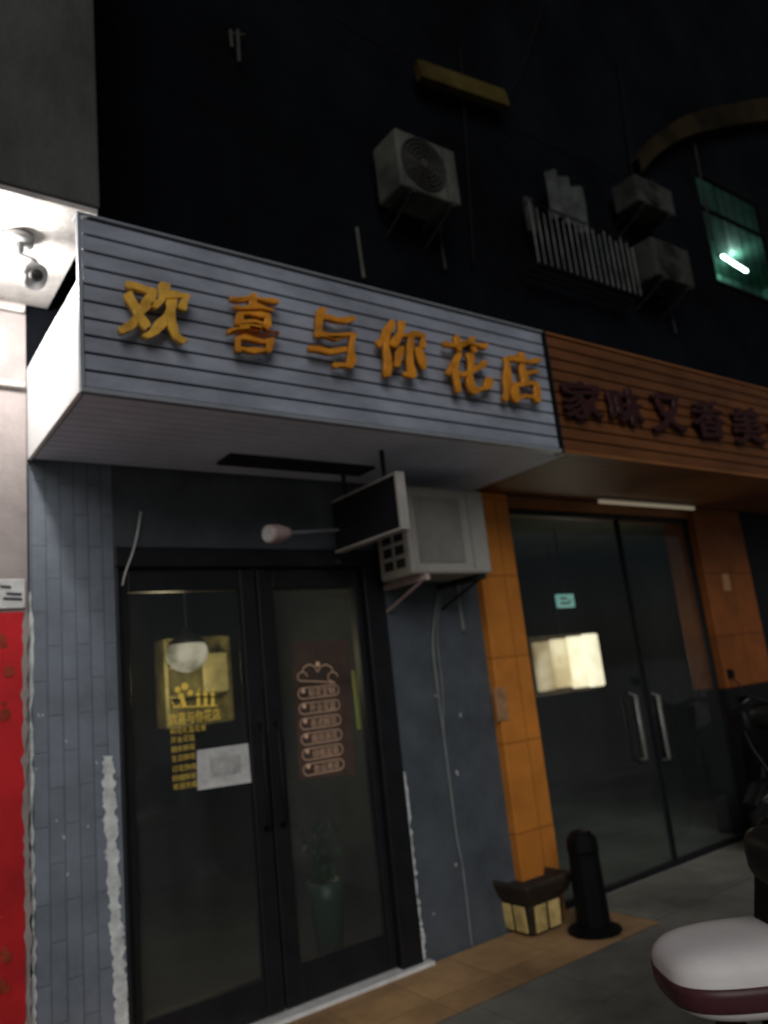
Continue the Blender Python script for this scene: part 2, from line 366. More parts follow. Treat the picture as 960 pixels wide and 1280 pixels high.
# left leaf decals
YD = .043
em = MB()
def disc(mb, px, py, r, Y=YD, n=16):
    c = at(px, py, Y); mb.poly([(c.x+r*math.cos(2*math.pi*k/n), Y, c.z+r*math.sin(2*math.pi*k/n)) for k in range(n)])
def strip(mb, pts, wd, Y=YD):
    P = [at(a, b, Y) for a, b in pts]
    for a, b in zip(P, P[1:]):
        d = (b-a).normalized(); nrm = Vector((-d.z, 0, d.x))*wd/2
        mb.poly([a-nrm, b-nrm, b+nrm, a+nrm])
for i, (px, py, r) in enumerate(((222,862,.015),(231,858,.018),(238,866,.014),(226,870,.014))): disc(em, px, py, r, YD-.0004*i)
strip(em, [(216,884),(272,882)], .006, YD-.002); strip(em, [(226,868),(231,884)], .022, YD-.0025); strip(em, [(214,876),(219,884),(226,880)], .006, YD-.003)
for px in (248,257,266):
    strip(em, [(px,883),(px,872)], .018, YD-.0035); disc(em, px, 868, .010, YD-.004); strip(em, [(px-3,869),(px+2,860)], .005, YD-.0045)
em.build('emblem', 'decal', L1)
text_px('shop_name', '欢喜与你花店', 'decal', L1, 211, 888.5, 275, 903.5, YD, offset=.0)
rows = ['鲜花礼盒花束', '开业花篮', '婚庆鲜花', '生日鲜花', '订花热线服务', '同城鲜花配送', '欢迎光临']
yy = 908
for i, rtxt in enumerate(rows):
    text_px('lettering', rtxt, 'decal', L1, 213+i*.6, yy, 213+i*.6+len(rtxt)*7.4, yy+7.8, YD, offset=-.010); yy += 11.6
# right leaf decals
MB().poly([at(364,802,.0465), at(436,800,.0465), at(444,968,.0465), at(374,974,.0465)]).build('brown_film', 'film', L2)
orn = MB()
def arc(mb, px, py, rx, ry, a0, a1, wd, Y=YD):
    strip(mb, [(px+rx*math.cos(R(a)), py-ry*math.sin(R(a))) for a in range(a0, a1+1, 15)], wd, Y)
for s in (-1, 1):
    arc(orn, 397+s*10, 840, 9, 9, 0, 180, .005, YD-.001*(s+2)); arc(orn, 397+s*19, 846, 6, 6, 0, 270 if s > 0 else 255, .0045, YD-.0006*(s+3))
disc(orn, 397, 830, .014, YD-.004); strip(orn, [(376,851),(419,853)], .005, YD-.005)
orn.build('ornament', 'decal2', L2)
bt = ['鲜花定制', '开业花篮', '各式鲜花', '婚庆用花', '绿植盆栽', '会议用花']
for i, rtxt in enumerate(bt):
    yb = 864+i*18.8; xc = 398+i*1.3; bd = MB()
    a = at(xc-26, yb, YD); b = at(xc+26, yb+1.5, YD); h = .030; zc = (a.z+b.z)/2; n = 10; wd = .0042
    def rr(hh):
        out = []
        for k in range(n+1): th = R(-90+180*k/n); out.append((b.x-h+hh*math.cos(th), zc+hh*math.sin(th)))
        for k in range(n+1): th = R(90+180*k/n); out.append((a.x+h+hh*math.cos(th), zc+hh*math.sin(th)))
        return out
    o1, o2 = rr(h), rr(h-wd); q = len(o1)
    for k in range(q):
        bd.poly([(o1[k][0],YD,o1[k][1]),(o1[(k+1)%q][0],YD,o1[(k+1)%q][1]),(o2[(k+1)%q][0],YD,o2[(k+1)%q][1]),(o2[k][0],YD,o2[k][1])])
    disc(bd, xc-19, yb, .012, YD-.001)
    bo = bd.build('badge', 'decal2', L2)
    text_px('badge_text', rtxt, 'decal2', L2, xc-12, yb-4.6, xc+20, yb+5.6, YD, offset=-.006)
# shop interior shell
it = MB()
x0, x1, y1, z1 = .9, 3.42, 3.2, 2.6
it.poly([(x0,.22,0.02),(x0,y1,0.02),(x0,y1,z1),(x0,.22,z1)]); it.poly([(x1,.22,0.02),(x1,y1,0.02),(x1,y1,z1),(x1,.22,z1)])
it.poly([(x0,y1,0.02),(x1,y1,0.02),(x1,y1,z1),(x0,y1,z1)]); it.poly([(x0,.22,z1),(x1,.22,z1),(x1,y1,z1),(x0,y1,z1)])
it.poly([(x0,.22,.02),(x1,.22,.02),(x1,y1,.02),(x0,y1,.02)])
it.build('interior_room', 'inside', B)
# plaster scuffs
def scuff(name, pts, wpx, Y, par, m='plaster', jit=.5):
    mb = MB(); L = []
    P = smoothpts([(a, b, 0) for a, b in pts], 14)
    for q in P:
        ww = wpx*(1-jit+2*jit*random.random())
        L.append((at(q.x-ww/2+random.uniform(-1,1), q.y, Y), at(q.x+ww/2+random.uniform(-1,1), q.y, Y)))
    for A, C in zip(L, L[1:]): mb.poly([A[0], A[1], C[1], C[0]])
    return mb.build(name, m, par)
scuff('bare_plaster', [(135,945),(137,1000),(140,1060),(143,1120),(147,1180),(151,1240),(155,1300)], 15, -.004, B, jit=.35)
scuff('bare_plaster', [(505,965),(513,1040),(520,1110),(528,1165),(530,1200)], 4, -.004, B, jit=.8)
scuff('bare_plaster', [(38,740),(38,900),(40,1050),(42,1180),(42,1290)], 5, -.004, B, jit=.8)
for i in range(18):
    px = random.choice([random.uniform(45,130), random.uniform(500,580)]); py = random.uniform(830, 1150)
    scuff('paint_chip', [(px,py),(px+random.uniform(-1,2),py+random.uniform(2,6))], 2, -.003, B)
# ------------------------------------------------------------------ white plank sign
SG = thing('shop_sign', 'white horizontal plank shop sign box with gold lettering over the black door', 'sign', (2.04,-.45,ZS))
XS0, XS1 = XL, 3.335
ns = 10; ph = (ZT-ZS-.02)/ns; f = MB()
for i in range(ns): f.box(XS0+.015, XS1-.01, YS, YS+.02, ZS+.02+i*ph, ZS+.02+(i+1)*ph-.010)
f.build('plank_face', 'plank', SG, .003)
MB().box(XS0+.02, XS1-.012, YS+.021, YS+.05, ZS+.02, ZT).build('backing', 'backing', SG)
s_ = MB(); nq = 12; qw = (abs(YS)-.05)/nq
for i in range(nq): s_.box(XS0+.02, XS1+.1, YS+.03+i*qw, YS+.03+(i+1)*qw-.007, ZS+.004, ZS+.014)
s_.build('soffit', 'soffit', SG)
MB().box(XS0+.02, XS1+.1, YS+.051, -.003, ZS+.0145, ZS+.05).build('soffit_backing', 'backing', SG)
MB().box(XS0-.006, XS0+.012, YS+.012, -.002, ZS, 3.095).build('end_panel', 'cap', SG, .003)
MB().box(XS0+.02, XS1, YS+.052, -.004, 3.06, 3.09).build('top_panel', 'trim', SG)
tr = MB(); tr.box(XS0-.004, XS1, YS-.008, YS+.022, ZS-.004, ZS+.016); tr.box(XS0-.005, XS0+.012, YS-.007, YS+.011, ZS+.017, ZT)
tr.box(XS0-.005, XS1, YS-.009, YS+.06, ZT+.001, ZT+.012)
tr.build('edge_trim', 'trim', SG, .002)
MB().box(at(283,598,-.3).x, at(450,605,-.2).x, -.36, -.20, ZS-.012, ZS+.002).build('dark_slot', 'dark', SG)
gl = [('欢',150,353,234,430,-.05),('喜',286,369,341,445,.0),('与',387,388,438,463,.02),('你',471,403,524,473,0),('花',557,423,604,493,.03),('店',627,442,667,504,0)]
for i, (ch, a, b, c, d, ro) in enumerate(gl):
    text_px('letter', ch, 'gold' if i else 'goldshiny', SG, a, b, c, d, YS-.035, depth=.03, offset=-.008 if i else .006, rot=ro, shear=.10, brush=.019, seed=i, fat=.034)
# ------------------------------------------------------------------ corner building at left
CB = thing('corner_building', 'pale corner building with jutting grey stucco upper floor and lit soffit', 'building', (-1,0,0))
MB().box(-6, XL-.012, -.02, .3, 0, 3.42).build('wall', 'cream', CB)
MB().box(-6, .83, YS+.02, .3, 3.44, 11).build('upper_floor', 'stucco', CB, .01)
MB().box(-6, .82, YS+.03, -.021, 3.415, 3.438).build('soffit', 'palewall', CB)
for z in (3.36, 2.98): MB().box(-6, XL-.02, -.05, -.021, z, z+.03).build('moulding', 'palewall', CB, .006)
po = thing('red_poster', 'tall red poster with faint dark gold marks on the pale wall at far left', 'poster', (.4,-.03,0))
zt = at(15,765,-.03).z
MB().box(-.1, at(30,900,-.03).x, -.028, -.0215, .02, zt).build('sheet', 'red', po)
for i, (px, py) in enumerate(((4,800),(8,842),(5,885),(7,1190),(4,1235))):
    mk = MB()
    for k in range(3): disc(mk, px+random.uniform(-5,5), py+random.uniform(-12,12), .010+.006*k, -.0285-.0004*(i*3+k), 7)
    mk.build('painted_mark', 'redmark', po)
scuff('torn_edge', [(32,770),(31,900),(33,1040),(35,1160),(36,1290)], 6, -.0295, po, 'cream', .7)
npz = at(15,742,-.03)
pl = thing('notice_plate', 'small white notice plate just above the red poster', 'plate', npz)
a = at(-10,724,-.035); b = at(32,760,-.035)
MB().box(a.x, b.x, -.032, -.0215, b.z, a.z).build('plate', 'paper', pl, .003)
ln = MB()
for (q0, q1, y) in ((0,14,733),(8,27,742),(4,28,748)): strip(ln, [(q0,y),(q1,y+1)], .012, -.0335)
ln.build('printed_lines', 'ink', pl)
# lamp
lc = at(2,303,-.55)
LP = thing('wall_lamp', 'glaring white floodlight under the pale soffit at the left edge', 'lamp', lc)
MB().box(lc.x-.12, lc.x+.05, lc.y-.06, lc.y+.06, lc.z+.012, lc.z+.05).build('housing', 'trim', LP, .01)
MB().box(lc.x-.11, lc.x+.04, lc.y-.052, lc.y+.052, lc.z-.024, lc.z+.011).build('lens', 'lamp', LP)
MB().sweep([(lc.x-.02,lc.y,lc.z+.05),(lc.x-.02,lc.y,3.416)], .012).build('stem', 'trim', LP)
pt = bpy.data.lights.new('lamp_light', 'POINT'); pt.energy = 46; pt.color = (1,.97,.94); pt.shadow_soft_size = .06
pto = bpy.data.objects.new('lamp_light', pt); COL.objects.link(pto); pto.location = (lc.x-.03, lc.y, lc.z-.10)
# security camera
cc = at(42,347,-.62)
SC = thing('security_camera', 'pale rounded security camera hanging on a bracket beside the bright lamp', 'camera', cc)
r = .050
MB().lathe([(.001,-r)]+[(r*math.cos(R(t)), r*math.sin(R(t))) for t in range(-75,1,15)]+[(r*1.06,.002),(r*1.06,.03),(r*.9,.045),(.001,.05)], cc, 24).build('camera_head', 'camw', SC, smooth=True)
MB().lathe([(.024,-.014),(.026,0),(.016,.004)], cc+Vector((-.0,-.044,-.016)), 16, 'Y').build('lens', 'dark', SC, smooth=True)
MB().sweep(smoothpts([cc+Vector((0,0,.04)), cc+Vector((0,.01,.075)), cc+Vector((-.05,.03,.10)), cc+Vector((-.11,.05,.12))]), .020).build('arm', 'camw', SC, smooth=True)
MB().lathe([(.06,0),(.06,.03),(.035,.035)], (cc.x-.05,cc.y+.03,3.379), 20).build('mount', 'camw', SC, smooth=True)
MB().sweep([(cc.x-.05,cc.y+.03,cc.z+.09),(cc.x-.05,cc.y+.03,3.38)], .022).build('mount_stem', 'camw', SC)
# loose cables
tag(MB().sweep(smoothpts([at(176,640,-.02), at(172,665,-.04), at(166,690,-.03), at(157,715,-.035), at(153,732,-.03)]), .0055, rf=lambda t: 1.1-.5*t).build('loose_cable', 'whitecable', smooth=True), 'short white loose cable dangling above the left door jamb', 'cable')
tag(MB().sweep(smoothpts([at(548,742,-.02), at(541,800,-.015), at(548,870,-.02), at(560,960,-.012), at(570,1040,-.018), at(579,1090,-.012), at(590,1185,-.012)]), .0065).build('hanging_cable', 'greycable', smooth=True), 'long grey cable running down the wall right of the black door', 'cable')
tag(MB().sweep(smoothpts([at(552,742,-.02), at(546,790,-.012), at(553,860,-.015), at(556,930,-.012), at(566,1010,-.012)]), .004).build('hanging_cable', 'greycable', smooth=True), 'thin shorter cable beside the long grey one under the air conditioner', 'cable')
# ------------------------------------------------------------------ blade screen
xs = 2.285
LS = thing('blade_sign', 'dark rectangular screen in a pale frame hung edge-on below the white sign', 'sign', (xs,-.4,2.2))
zb, zt2, yb0, yb1 = 2.205, 2.50, -.74, -.12
MB().box(xs-.012, xs+.03, yb0+.015, yb1-.01, zb+.015, zt2-.015).build('screen', 'led', LS)
ff = MB()
ff.box(xs-.018, xs+.036, yb0, yb0+.02, zb, zt2); ff.box(xs-.017, xs+.035, yb0+.021, yb1, zb, zb+.014); ff.box(xs-.016, xs+.034, yb0+.021, yb1, zt2-.014, zt2)
ff.build('frame', 'acw', LS, .003)
for y in (-.62, -.25): MB().box(xs, xs+.015, y, y+.02, zt2, ZS+.003).build('hanger', 'rust', LS)
MB().box(xs-.02, xs+.02, -.12, -.0, zb-.06, zb-.035).build('wall_bracket', 'rust', LS)
# small spotlight
sp0 = at(348,667,-.32); sp1 = at(432,662,-.14)
SPT = thing('spotlight', 'small pinkish white spotlight on a thin arm above the black door', 'lamp', sp0)
ax = (sp1-sp0).normalized()
MB().sweep([sp0-ax*.075, sp0-ax*.06, sp0, sp0+ax*.055, sp0+ax*.07], .044, 14, rf=lambda t: 1.05 if t < .6 else .7).build('head', 'pinkw', SPT, smooth=True)
MB().sweep([sp0-ax*.079, sp0-ax*.0755], .038, 14).build('lens', 'paper', SPT)
MB().sweep([sp0+ax*.06, sp1, (sp1.x+.02, -.0, sp1.z+.01)], .009).build('arm', 'trim', SPT)
# ------------------------------------------------------------------ air conditioners
def ac(label, loc, W, H, Dp, cm, gm, fan=True, side=False, group='outdoor air conditioner units on the wall', pink=False):
    x, y, z = loc
    A = thing('air_conditioner', label, 'air conditioner', loc, group)
    MB().box(x, x+W, y-Dp, y, z, z+H).build('casing', cm, A, .018)
    cx, cz, rad = x+W*.40, z+H*.5, min(W*.36, H*.43); yf = y-Dp
    if fan:
        MB().lathe([(rad,0),(rad,-.002)], (cx, yf-.001, cz), 32, 'Y').build('fan_recess', 'dark', A)
        gr = MB()
        for k in range(1, 7): gr.sweep([(cx+rad*k/6*math.cos(R(t)), yf-.012, cz+rad*k/6*math.sin(R(t))) for t in range(0,360,15)], .0065, 5, True)
        for t in range(0,360,30): gr.sweep([(cx+.02*math.cos(R(t)), yf-.008, cz+.02*math.sin(R(t))), (cx+rad*math.cos(R(t)), yf-.008, cz+rad*math.sin(R(t)))], .004, 5)
        gr.lathe([(rad*.2,-.018),(rad*.2,-.010)], (cx, yf, cz), 20, 'Y')
        gr.build('fan_grille', gm, A)
    else:
        gr = MB()
        for k in range(18): gr.box(x+.07, x+W*.66, yf-.006, yf+.001, z+.07+k*(H-.14)/18, z+.07+k*(H-.14)/18+.014)
        gr.build('front_grille', gm, A)
        MB().box(x+.06, x+W*.65, yf-.003, yf+.001, z+.06, z+H-.06).build('grille_recess', 'acg', A)
    if side:
        sv = MB()
        for i in range(2):
            for j in range(3): sv.box(x-.003, x+.004, y-Dp+.05+i*.11, y-Dp+.13+i*.11, z+.05+j*.075, z+.10+j*.075)
        sv.build('side_vent', 'dark', A)
    MB().box(x+W*.76, x+W*.78, yf-.002, yf+.002, z+.03, z+H-.03).build('panel_seam', gm, A)
    for bx in (x+.08, x+W-.10):
        k = MB(); k.box(bx, bx+.03, y-Dp-.01, .012, z-.032, z-.001); k.sweep([(bx+.015, y-Dp+.04, z-.03), (bx+.015, .012, z-.16)], .009, 6)
        k.build('bracket', 'pinkw' if pink and bx < x+.2 else 'rust', A)
    MB().sweep(smoothpts([(x+W,y-Dp*.4,z+.1),(x+W+.05,y-Dp*.4,z+.08),(x+W+.06,-.02,z+.02),(x+W+.06,-.01,z-.3)]), .013).build('pipe', 'greycable' if pink else 'rust', A, smooth=True)
    return A
ac('off-white air conditioner unit mounted under the right end of the white plank sign', (2.57,-.10,2.04), .60, .50, .30, 'acw', 'acg', fan=False, side=True, pink=True)
def ac_px(label, pa, pb, Y, Dp, m):
    a = at(*pa, Y-Dp); b = at(*pb, Y-Dp)
    return ac(label, (a.x, Y, b.z), b.x-a.x, a.z-b.z, Dp, m, 'acdg')
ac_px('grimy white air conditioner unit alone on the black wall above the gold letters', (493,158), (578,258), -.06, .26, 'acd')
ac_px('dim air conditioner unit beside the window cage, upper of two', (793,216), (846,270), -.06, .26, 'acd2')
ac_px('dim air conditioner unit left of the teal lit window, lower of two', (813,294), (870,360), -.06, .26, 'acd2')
# ------------------------------------------------------------------ upper wall fittings
YC = -.22
cg0 = at(657,225,YC); cg1 = at(798,352,YC)
CG = thing('window_cage', 'metal security cage of upright bars around a dark upstairs window', 'window cage', ((cg0.x+cg1.x)/2,0,cg1.z))
X0, X1 = cg0.x, cg1.x; Z0 = at(727,346,YC).z; Z1 = at(727,200,YC).z
ZH = Z0+.52
for z in (Z0, ZH, Z1):
    MB().sweep([(X0,.01,z),(X0,YC,z),(X1,YC,z),(X1,.01,z)], .008, 6).build('rail', 'faint', CG)
vb = MB()
nb_ = 17
for i in range(nb_+1):
    x = X0+(X1-X0)*i/nb_; vb.sweep([(x,YC,Z0),(x,YC,ZH-.03*(i%3))], .006, 6)
vb.build('bar', 'bar', CG)
fl = MB()
for i in range(3): fl.box(X0, X1, YC+.02+i*.065, YC+.04+i*.065, Z0-.010, Z0+.002)
fl.build('base_slats', 'faint', CG)
ca = at(680,212,-.16); cb_ = at(738,290,-.16); cl = MB(); nx = 14; rows_ = []
for j in range(5):
    row = []
    for i in range(nx+1):
        t = i/nx; row.append(cl.b.verts.new((ca.x+(cb_.x-ca.x)*t, -.16+.03*math.sin(t*19)+.01*random.random(), ca.z+(cb_.z-ca.z)*j/4+.03*math.sin(t*5))))
    rows_.append(row)
for A, C in zip(rows_, rows_[1:]):
    for i in range(nx): cl.b.faces.new((A[i],A[i+1],C[i+1],C[i]))
tag(cl.build('hanging_cloth', 'cloth', smooth=True), 'pale grey cloth hanging inside the window cage', 'laundry')
c2_ = at(655,245,-.1); c3_ = at(672,292,-.1)
q = MB(); q.box(c2_.x, c3_.x, -.11, -.07, c3_.z, c2_.z)
tag(q.build('storage_box', 'acdg', None, .01), 'small dim box standing inside the window cage left of the cloth', 'box')
ya = at(522,88,-.10); yb_ = at(632,126,-.10); dv = (yb_-ya)
tag(MB().obox((ya+yb_)/2, dv/2, (0,.03,-.006), (0,.01,.085)).build('awning_board', 'yellowb', None, .005), 'dull yellow board slanting along the dark wall above the lone air conditioner', 'awning')
# arch
ar = MB(); P = smoothpts([at(798,208,-.1), at(822,180,-.1), at(858,158,-.1), at(905,146,-.1), at(965,136,-.1), at(1010,132,-.1)], 6)
prev = None
for i, q in enumerate(P):
    wdt = .16+.20*i/len(P)
    ring = [ar.b.verts.new(q+Vector((0,dy,dz))) for dy, dz in ((-.02,-wdt/2),(-.02,wdt/2),(.1,wdt/2),(.1,-wdt/2))]
    if prev:
        for k in range(4): ar.b.faces.new((prev[k],prev[(k+1)%4],ring[(k+1)%4],ring[k]))
    prev = ring
tag(ar.build('arched_canopy', 'arch'), 'dull brown arched canopy high at the right edge', 'canopy')
tag(MB().sweep(smoothpts([at(446,285,-.02), at(450,315,-.03), at(455,348,-.02)]), .012).build('drain_hose', 'acd', smooth=True), 'short grey drain hose on the dark wall behind the sign top', 'hose')
pg = MB()
for px in (288,297): pg.sweep([at(px,38,-.03), at(px+2,78 if px > 290 else 60,-.03)], .012)
pg.sweep([at(286,42,-.03), at(306,44,-.03)], .009)
tag(pg.build('pipe_bracket', 'acdg'), 'small pale pipe bracket high on the black wall', 'bracket')
for i, (pa, pb, lb) in enumerate((((575,60),(592,330),'thin black conduit on the wall right of the lone air conditioner'), ((772,70),(800,300),'thin dark pipe rising past the window cage'), ((868,180),(890,300),'thin dark pipe beside the teal lit window'))):
    tag(MB().sweep([at(*pa,-.03), at(*pb,-.03)], .010).build('wall_pipe', 'faint' if i < 2 else 'rust'), lb, 'pipe')
tag(MB().sweep(smoothpts([at(418,22,-.08), at(465,52,-.12), at(520,80,-.1)]), .007).build('sagging_wire', 'faint', smooth=True), 'thin sagging wire running up to the left from the yellow board', 'wire')
tag(MB().sweep(smoothpts([at(632,126,-.06), at(655,80,-.06), at(684,-10,-.06)]), .007).build('sagging_wire', 'faint', smooth=True), 'thin wire rising from the right end of the yellow board', 'wire')
# teal tube inside room
ta = at(903,320,.55); tb = at(933,339,.55)
TL = thing('ceiling_tube', 'bright teal-white fluorescent tube glowing inside the upstairs window', 'lamp', (ta+tb)/2)
MB().sweep([ta, tb], .018).build('tube', 'tube', TL)
MB().sweep([ta+Vector((0,.04,.035)), tb+Vector((0,.04,.035))], .02).build('holder', 'acd', TL)
MB().sweep([(ta+tb)/2+Vector((0,.04,.035)), Vector(((ta.x+tb.x)/2, (ta.y+tb.y)/2+.04, rz1))], .006).build('rod', 'acd', TL)
tl = bpy.data.lights.new('tube_light', 'POINT'); tl.energy = 38; tl.color = (.56,1,.85); tl.shadow_soft_size = .1
tlo = bpy.data.objects.new('tube_light', tl); COL.objects.link(tlo); dl = ray(915,318)
tlo.location = CAM + dl*((1.75-CAM.y)/dl.y)
# ------------------------------------------------------------------ orange neighbour
N = thing('orange_shopfront', 'orange tiled shopfront with dark glass doors right of the flower shop', 'shop', (5,0,0))
def pier(a, b, y, m, zdark=0):
    MB().box(a, b, y, .25, zdark, ZS-.002).build('pier', m, N, .01)
    if zdark: MB().box(a-.012, b+.012, y-.015, .25, 0, zdark).build('pier_base', 'blackm', N, .008)
XP0, XP1 = XR-.07, at(668,860,-.06).x
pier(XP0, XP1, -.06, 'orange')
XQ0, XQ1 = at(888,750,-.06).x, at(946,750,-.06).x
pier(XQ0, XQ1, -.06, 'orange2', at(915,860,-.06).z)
MB().box(XQ1, 14, .0, .25, 0, ZS-.002).build('end_wall', 'blackm', N)
MB().box(XP1, XQ0, -.01, .25, 2.56, ZS-.002).build('header', 'oranges', N)
MB().box(XR, 14, .02, .25, ZS, ZS+.098).build('beam', 'backing', N)
YG = .03
XH = at(815,910,YG).x
gf = MB(); edges = [XP1, XH, XQ0]
for x in (XP1+.015, XH, XQ0-.015): gf.box(x-.009, x+.009, YG-.02, YG+.02, 0, 2.56)
for z in (.0, 2.52): gf.box(XP1, XQ0, YG-.018, YG+.018, z, z+.04)
gf.build('door_frame', 'black', N)
for x, y in zip(edges, edges[1:]):
    MB().poly([(x+.005,YG,.03),(y-.005,YG,.03),(y-.005,YG,2.53),(x+.005,YG,2.53)]).build('glass_panel', 'glass2', N)
for px in (794, 822):
    a = at(px,866,YG-.06); b = at(px+13,952,YG-.06)
    MB().sweep([(a.x,YG-.01,a.z),(a.x,YG-.06,a.z-.02),(a.x,YG-.06,b.z+.02),(a.x,YG-.01,b.z)], .014).build('handle', 'steel', N, smooth=True)
ir = MB(); x0, x1, y1, z1 = XP1-.4, XQ0+4.5, 3.6, 2.62
ir.poly([(x0,.26,.02),(x0,y1,.02),(x0,y1,z1),(x0,.26,z1)]); ir.poly([(x1,.26,.02),(x1,y1,.02),(x1,y1,z1),(x1,.26,z1)])
ir.poly([(x0,y1,.02),(x1,y1,.02),(x1,y1,z1),(x0,y1,z1)]); ir.poly([(x0,.26,z1),(x1,.26,z1),(x1,y1,z1),(x0,y1,z1)]); ir.poly([(x0,.06,.02),(x1,.06,.02),(x1,y1,.02),(x0,y1,.02)])
ir.build('interior_room', 'inside2', N)
pq = at(908,728,-.065); MB().box(pq.x-.05, pq.x+.05, -.068, -.061, pq.z-.07, pq.z+.07).build('pier_plaque', 'pierpale', N)
qa = at(627,880,-.065); MB().box(qa.x-.05, qa.x+.05, -.067, -.061, qa.z-.10, qa.z+.10).build('pier_notice', 'pierpale', N)
# orange sign
OS = thing('neighbour_sign', 'orange plank shop sign with dark red characters beside the white sign', 'sign', (5,-.45,ZS))
OX0, OX1 = XS1+.02, 8.6
f = MB()
for i in range(ns): f.box(OX0, OX1, YS, YS+.02, ZS+.02+i*ph, ZS+.02+(i+1)*ph-.010)
f.build('plank_face', 'orangep', OS, .003)
MB().box(OX0+.005, OX1, YS+.021, YS+.05, ZS+.02, ZT).build('backing', 'backing', OS)
s_ = MB()
for i in range(nq): s_.box(XS1+.11, OX1, YS+.03+i*qw, YS+.03+(i+1)*qw-.005, ZS+.004, ZS+.014)
s_.build('soffit', 'oranges', OS)
MB().box(XS1+.11, OX1, YS+.051, -.003, ZS+.0145, ZS+.05).build('soffit_backing', 'backing', OS)
MB().box(OX0-.018, OX0-.002, YS-.012, YS+.05, ZS-.006, ZT+.02).build('divider', 'blackm', OS)
tr = MB(); tr.box(OX0, OX1, YS-.006, YS+.022, ZS-.004, ZS+.016); tr.box(OX0, OX1, YS-.006, YS+.05, ZT+.001, ZT+.014); tr.build('edge_trim', 'oranges', OS)
for i, (ch, a, b, c, d) in enumerate((('家',705,478,745,525),('味',763,487,797,532),('又',815,495,848,540),('香',868,503,898,548),('美',918,511,946,555),('食',962,520,990,560))):
    text_px('letter', ch, 'dred', OS, a, b, c, d, YS-.02, depth=.025, offset=.008, brush=.012, seed=i+9, fat=.03)
# unlit tube, faint glow added
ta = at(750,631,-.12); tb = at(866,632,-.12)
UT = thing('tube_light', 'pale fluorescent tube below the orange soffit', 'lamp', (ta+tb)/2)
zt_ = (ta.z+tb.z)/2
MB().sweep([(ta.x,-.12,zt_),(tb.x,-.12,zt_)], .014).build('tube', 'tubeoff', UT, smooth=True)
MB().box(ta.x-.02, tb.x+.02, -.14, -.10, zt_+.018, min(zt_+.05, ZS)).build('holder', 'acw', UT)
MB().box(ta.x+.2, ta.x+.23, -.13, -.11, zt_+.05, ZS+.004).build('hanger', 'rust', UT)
# exit sign, glowing panels added in place of a reflection
ec = at(707,751,.7)
ES = thing('exit_sign', 'small green glowing sign behind the dark glass of the orange shop', 'sign', ec)
MB().box(ec.x-.10, ec.x+.10, .69, .72, ec.z-.055, ec.z+.055).build('panel', 'exit', ES, .004)
e = MB()
for (q0, q1, y) in ((700,709,748),(701,712,754),(711,714,751)): strip(e, [(q0,y),(q1,y)], .02, .688)
e.build('markings', 'paper', ES)
MB().sweep([(ec.x,.705,ec.z+.05),(ec.x,.705,2.6)], .006).build('rod', 'dark', ES)
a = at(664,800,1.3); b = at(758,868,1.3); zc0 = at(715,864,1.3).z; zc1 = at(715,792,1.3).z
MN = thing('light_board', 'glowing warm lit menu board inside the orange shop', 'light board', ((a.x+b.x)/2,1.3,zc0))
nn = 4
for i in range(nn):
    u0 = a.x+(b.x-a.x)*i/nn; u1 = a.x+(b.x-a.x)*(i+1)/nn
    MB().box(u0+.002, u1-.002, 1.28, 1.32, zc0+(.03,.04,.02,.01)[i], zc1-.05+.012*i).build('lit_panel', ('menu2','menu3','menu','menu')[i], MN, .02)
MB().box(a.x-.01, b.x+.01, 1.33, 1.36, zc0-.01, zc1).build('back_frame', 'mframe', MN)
MB().sweep([((a.x+b.x)/2,1.345,zc1),((a.x+b.x)/2,1.345,2.6)], .006).build('rod', 'dark', MN)  # added rod, belongs to the stand-in glow panels
bl = bpy.data.lights.new('board_light', 'POINT'); bl.energy = 4.0; bl.color = (1,.92,.72); bl.shadow_soft_size = .2  # added fill that lifts the dark interior, no real lamp here
blo = bpy.data.objects.new('board_light', bl); COL.objects.link(blo); blo.location = ((a.x+b.x)/2, .95, (zc0+zc1)/2)
# ------------------------------------------------------------------ shop interior things
pc = at(234,817,.7)
PD = thing('pendant_lamp', 'dim cream bowl-shaped pendant lamp seen through the left door leaf', 'lamp', pc)
r = .118
MB().lathe([(.001,-r*.9)]+[(r*math.cos(R(t)), r*.9*math.sin(R(t))) for t in range(-80,31,10)]+[(r*.8,r*.5)], pc, 28).build('globe', 'globe', PD, smooth=True)
MB().lathe([(r*.88,r*.46),(r*.84,r*.62),(r*.5,r*.85),(.03,r*.98),(.012,r*1.3)], pc, 24).build('cap', 'bowl', PD, smooth=True)
MB().sweep([pc+Vector((0,0,r*1.2)), (pc.x,pc.y,2.6)], .005).build('cord', 'whitecable', PD)
pl_ = bpy.data.lights.new('pendant_light', 'POINT'); pl_.energy = 13; pl_.color = (1,.84,.50); pl_.shadow_soft_size = .12
po_ = bpy.data.objects.new('pendant_light', pl_); COL.objects.link(po_); po_.location = pc + Vector((.22,.85,-.10))
ca = at(204,800,2.0); cb_ = at(292,888,2.0); zc_ = at(250,905,2.0).z
CA = thing('wall_cabinet', 'pale yellow lit open cabinet on the back wall of the flower shop', 'cabinet', ((ca.x+cb_.x)/2,2.2,zc_))
W_ = cb_.x-ca.x
MB().box(ca.x, cb_.x, 2.16, 2.20, zc_, ca.z).build('back_panel', 'cabback', CA)
sd = MB()
for x in (ca.x, cb_.x-.025): sd.box(x, x+.025, 2.0, 2.159, zc_, ca.z)
for k in range(4): sd.box(ca.x+.026, cb_.x-.026, 2.03, 2.158, zc_+(ca.z-zc_)*k/3-.008, zc_+(ca.z-zc_)*k/3+.008)
sd.build('shelf', 'cabback', CA)
MB().box(ca.x+W_*.56, cb_.x-.03, 1.99, 2.0, zc_+.22, ca.z-.12).build('door_panel', 'cabinet', CA, .004)
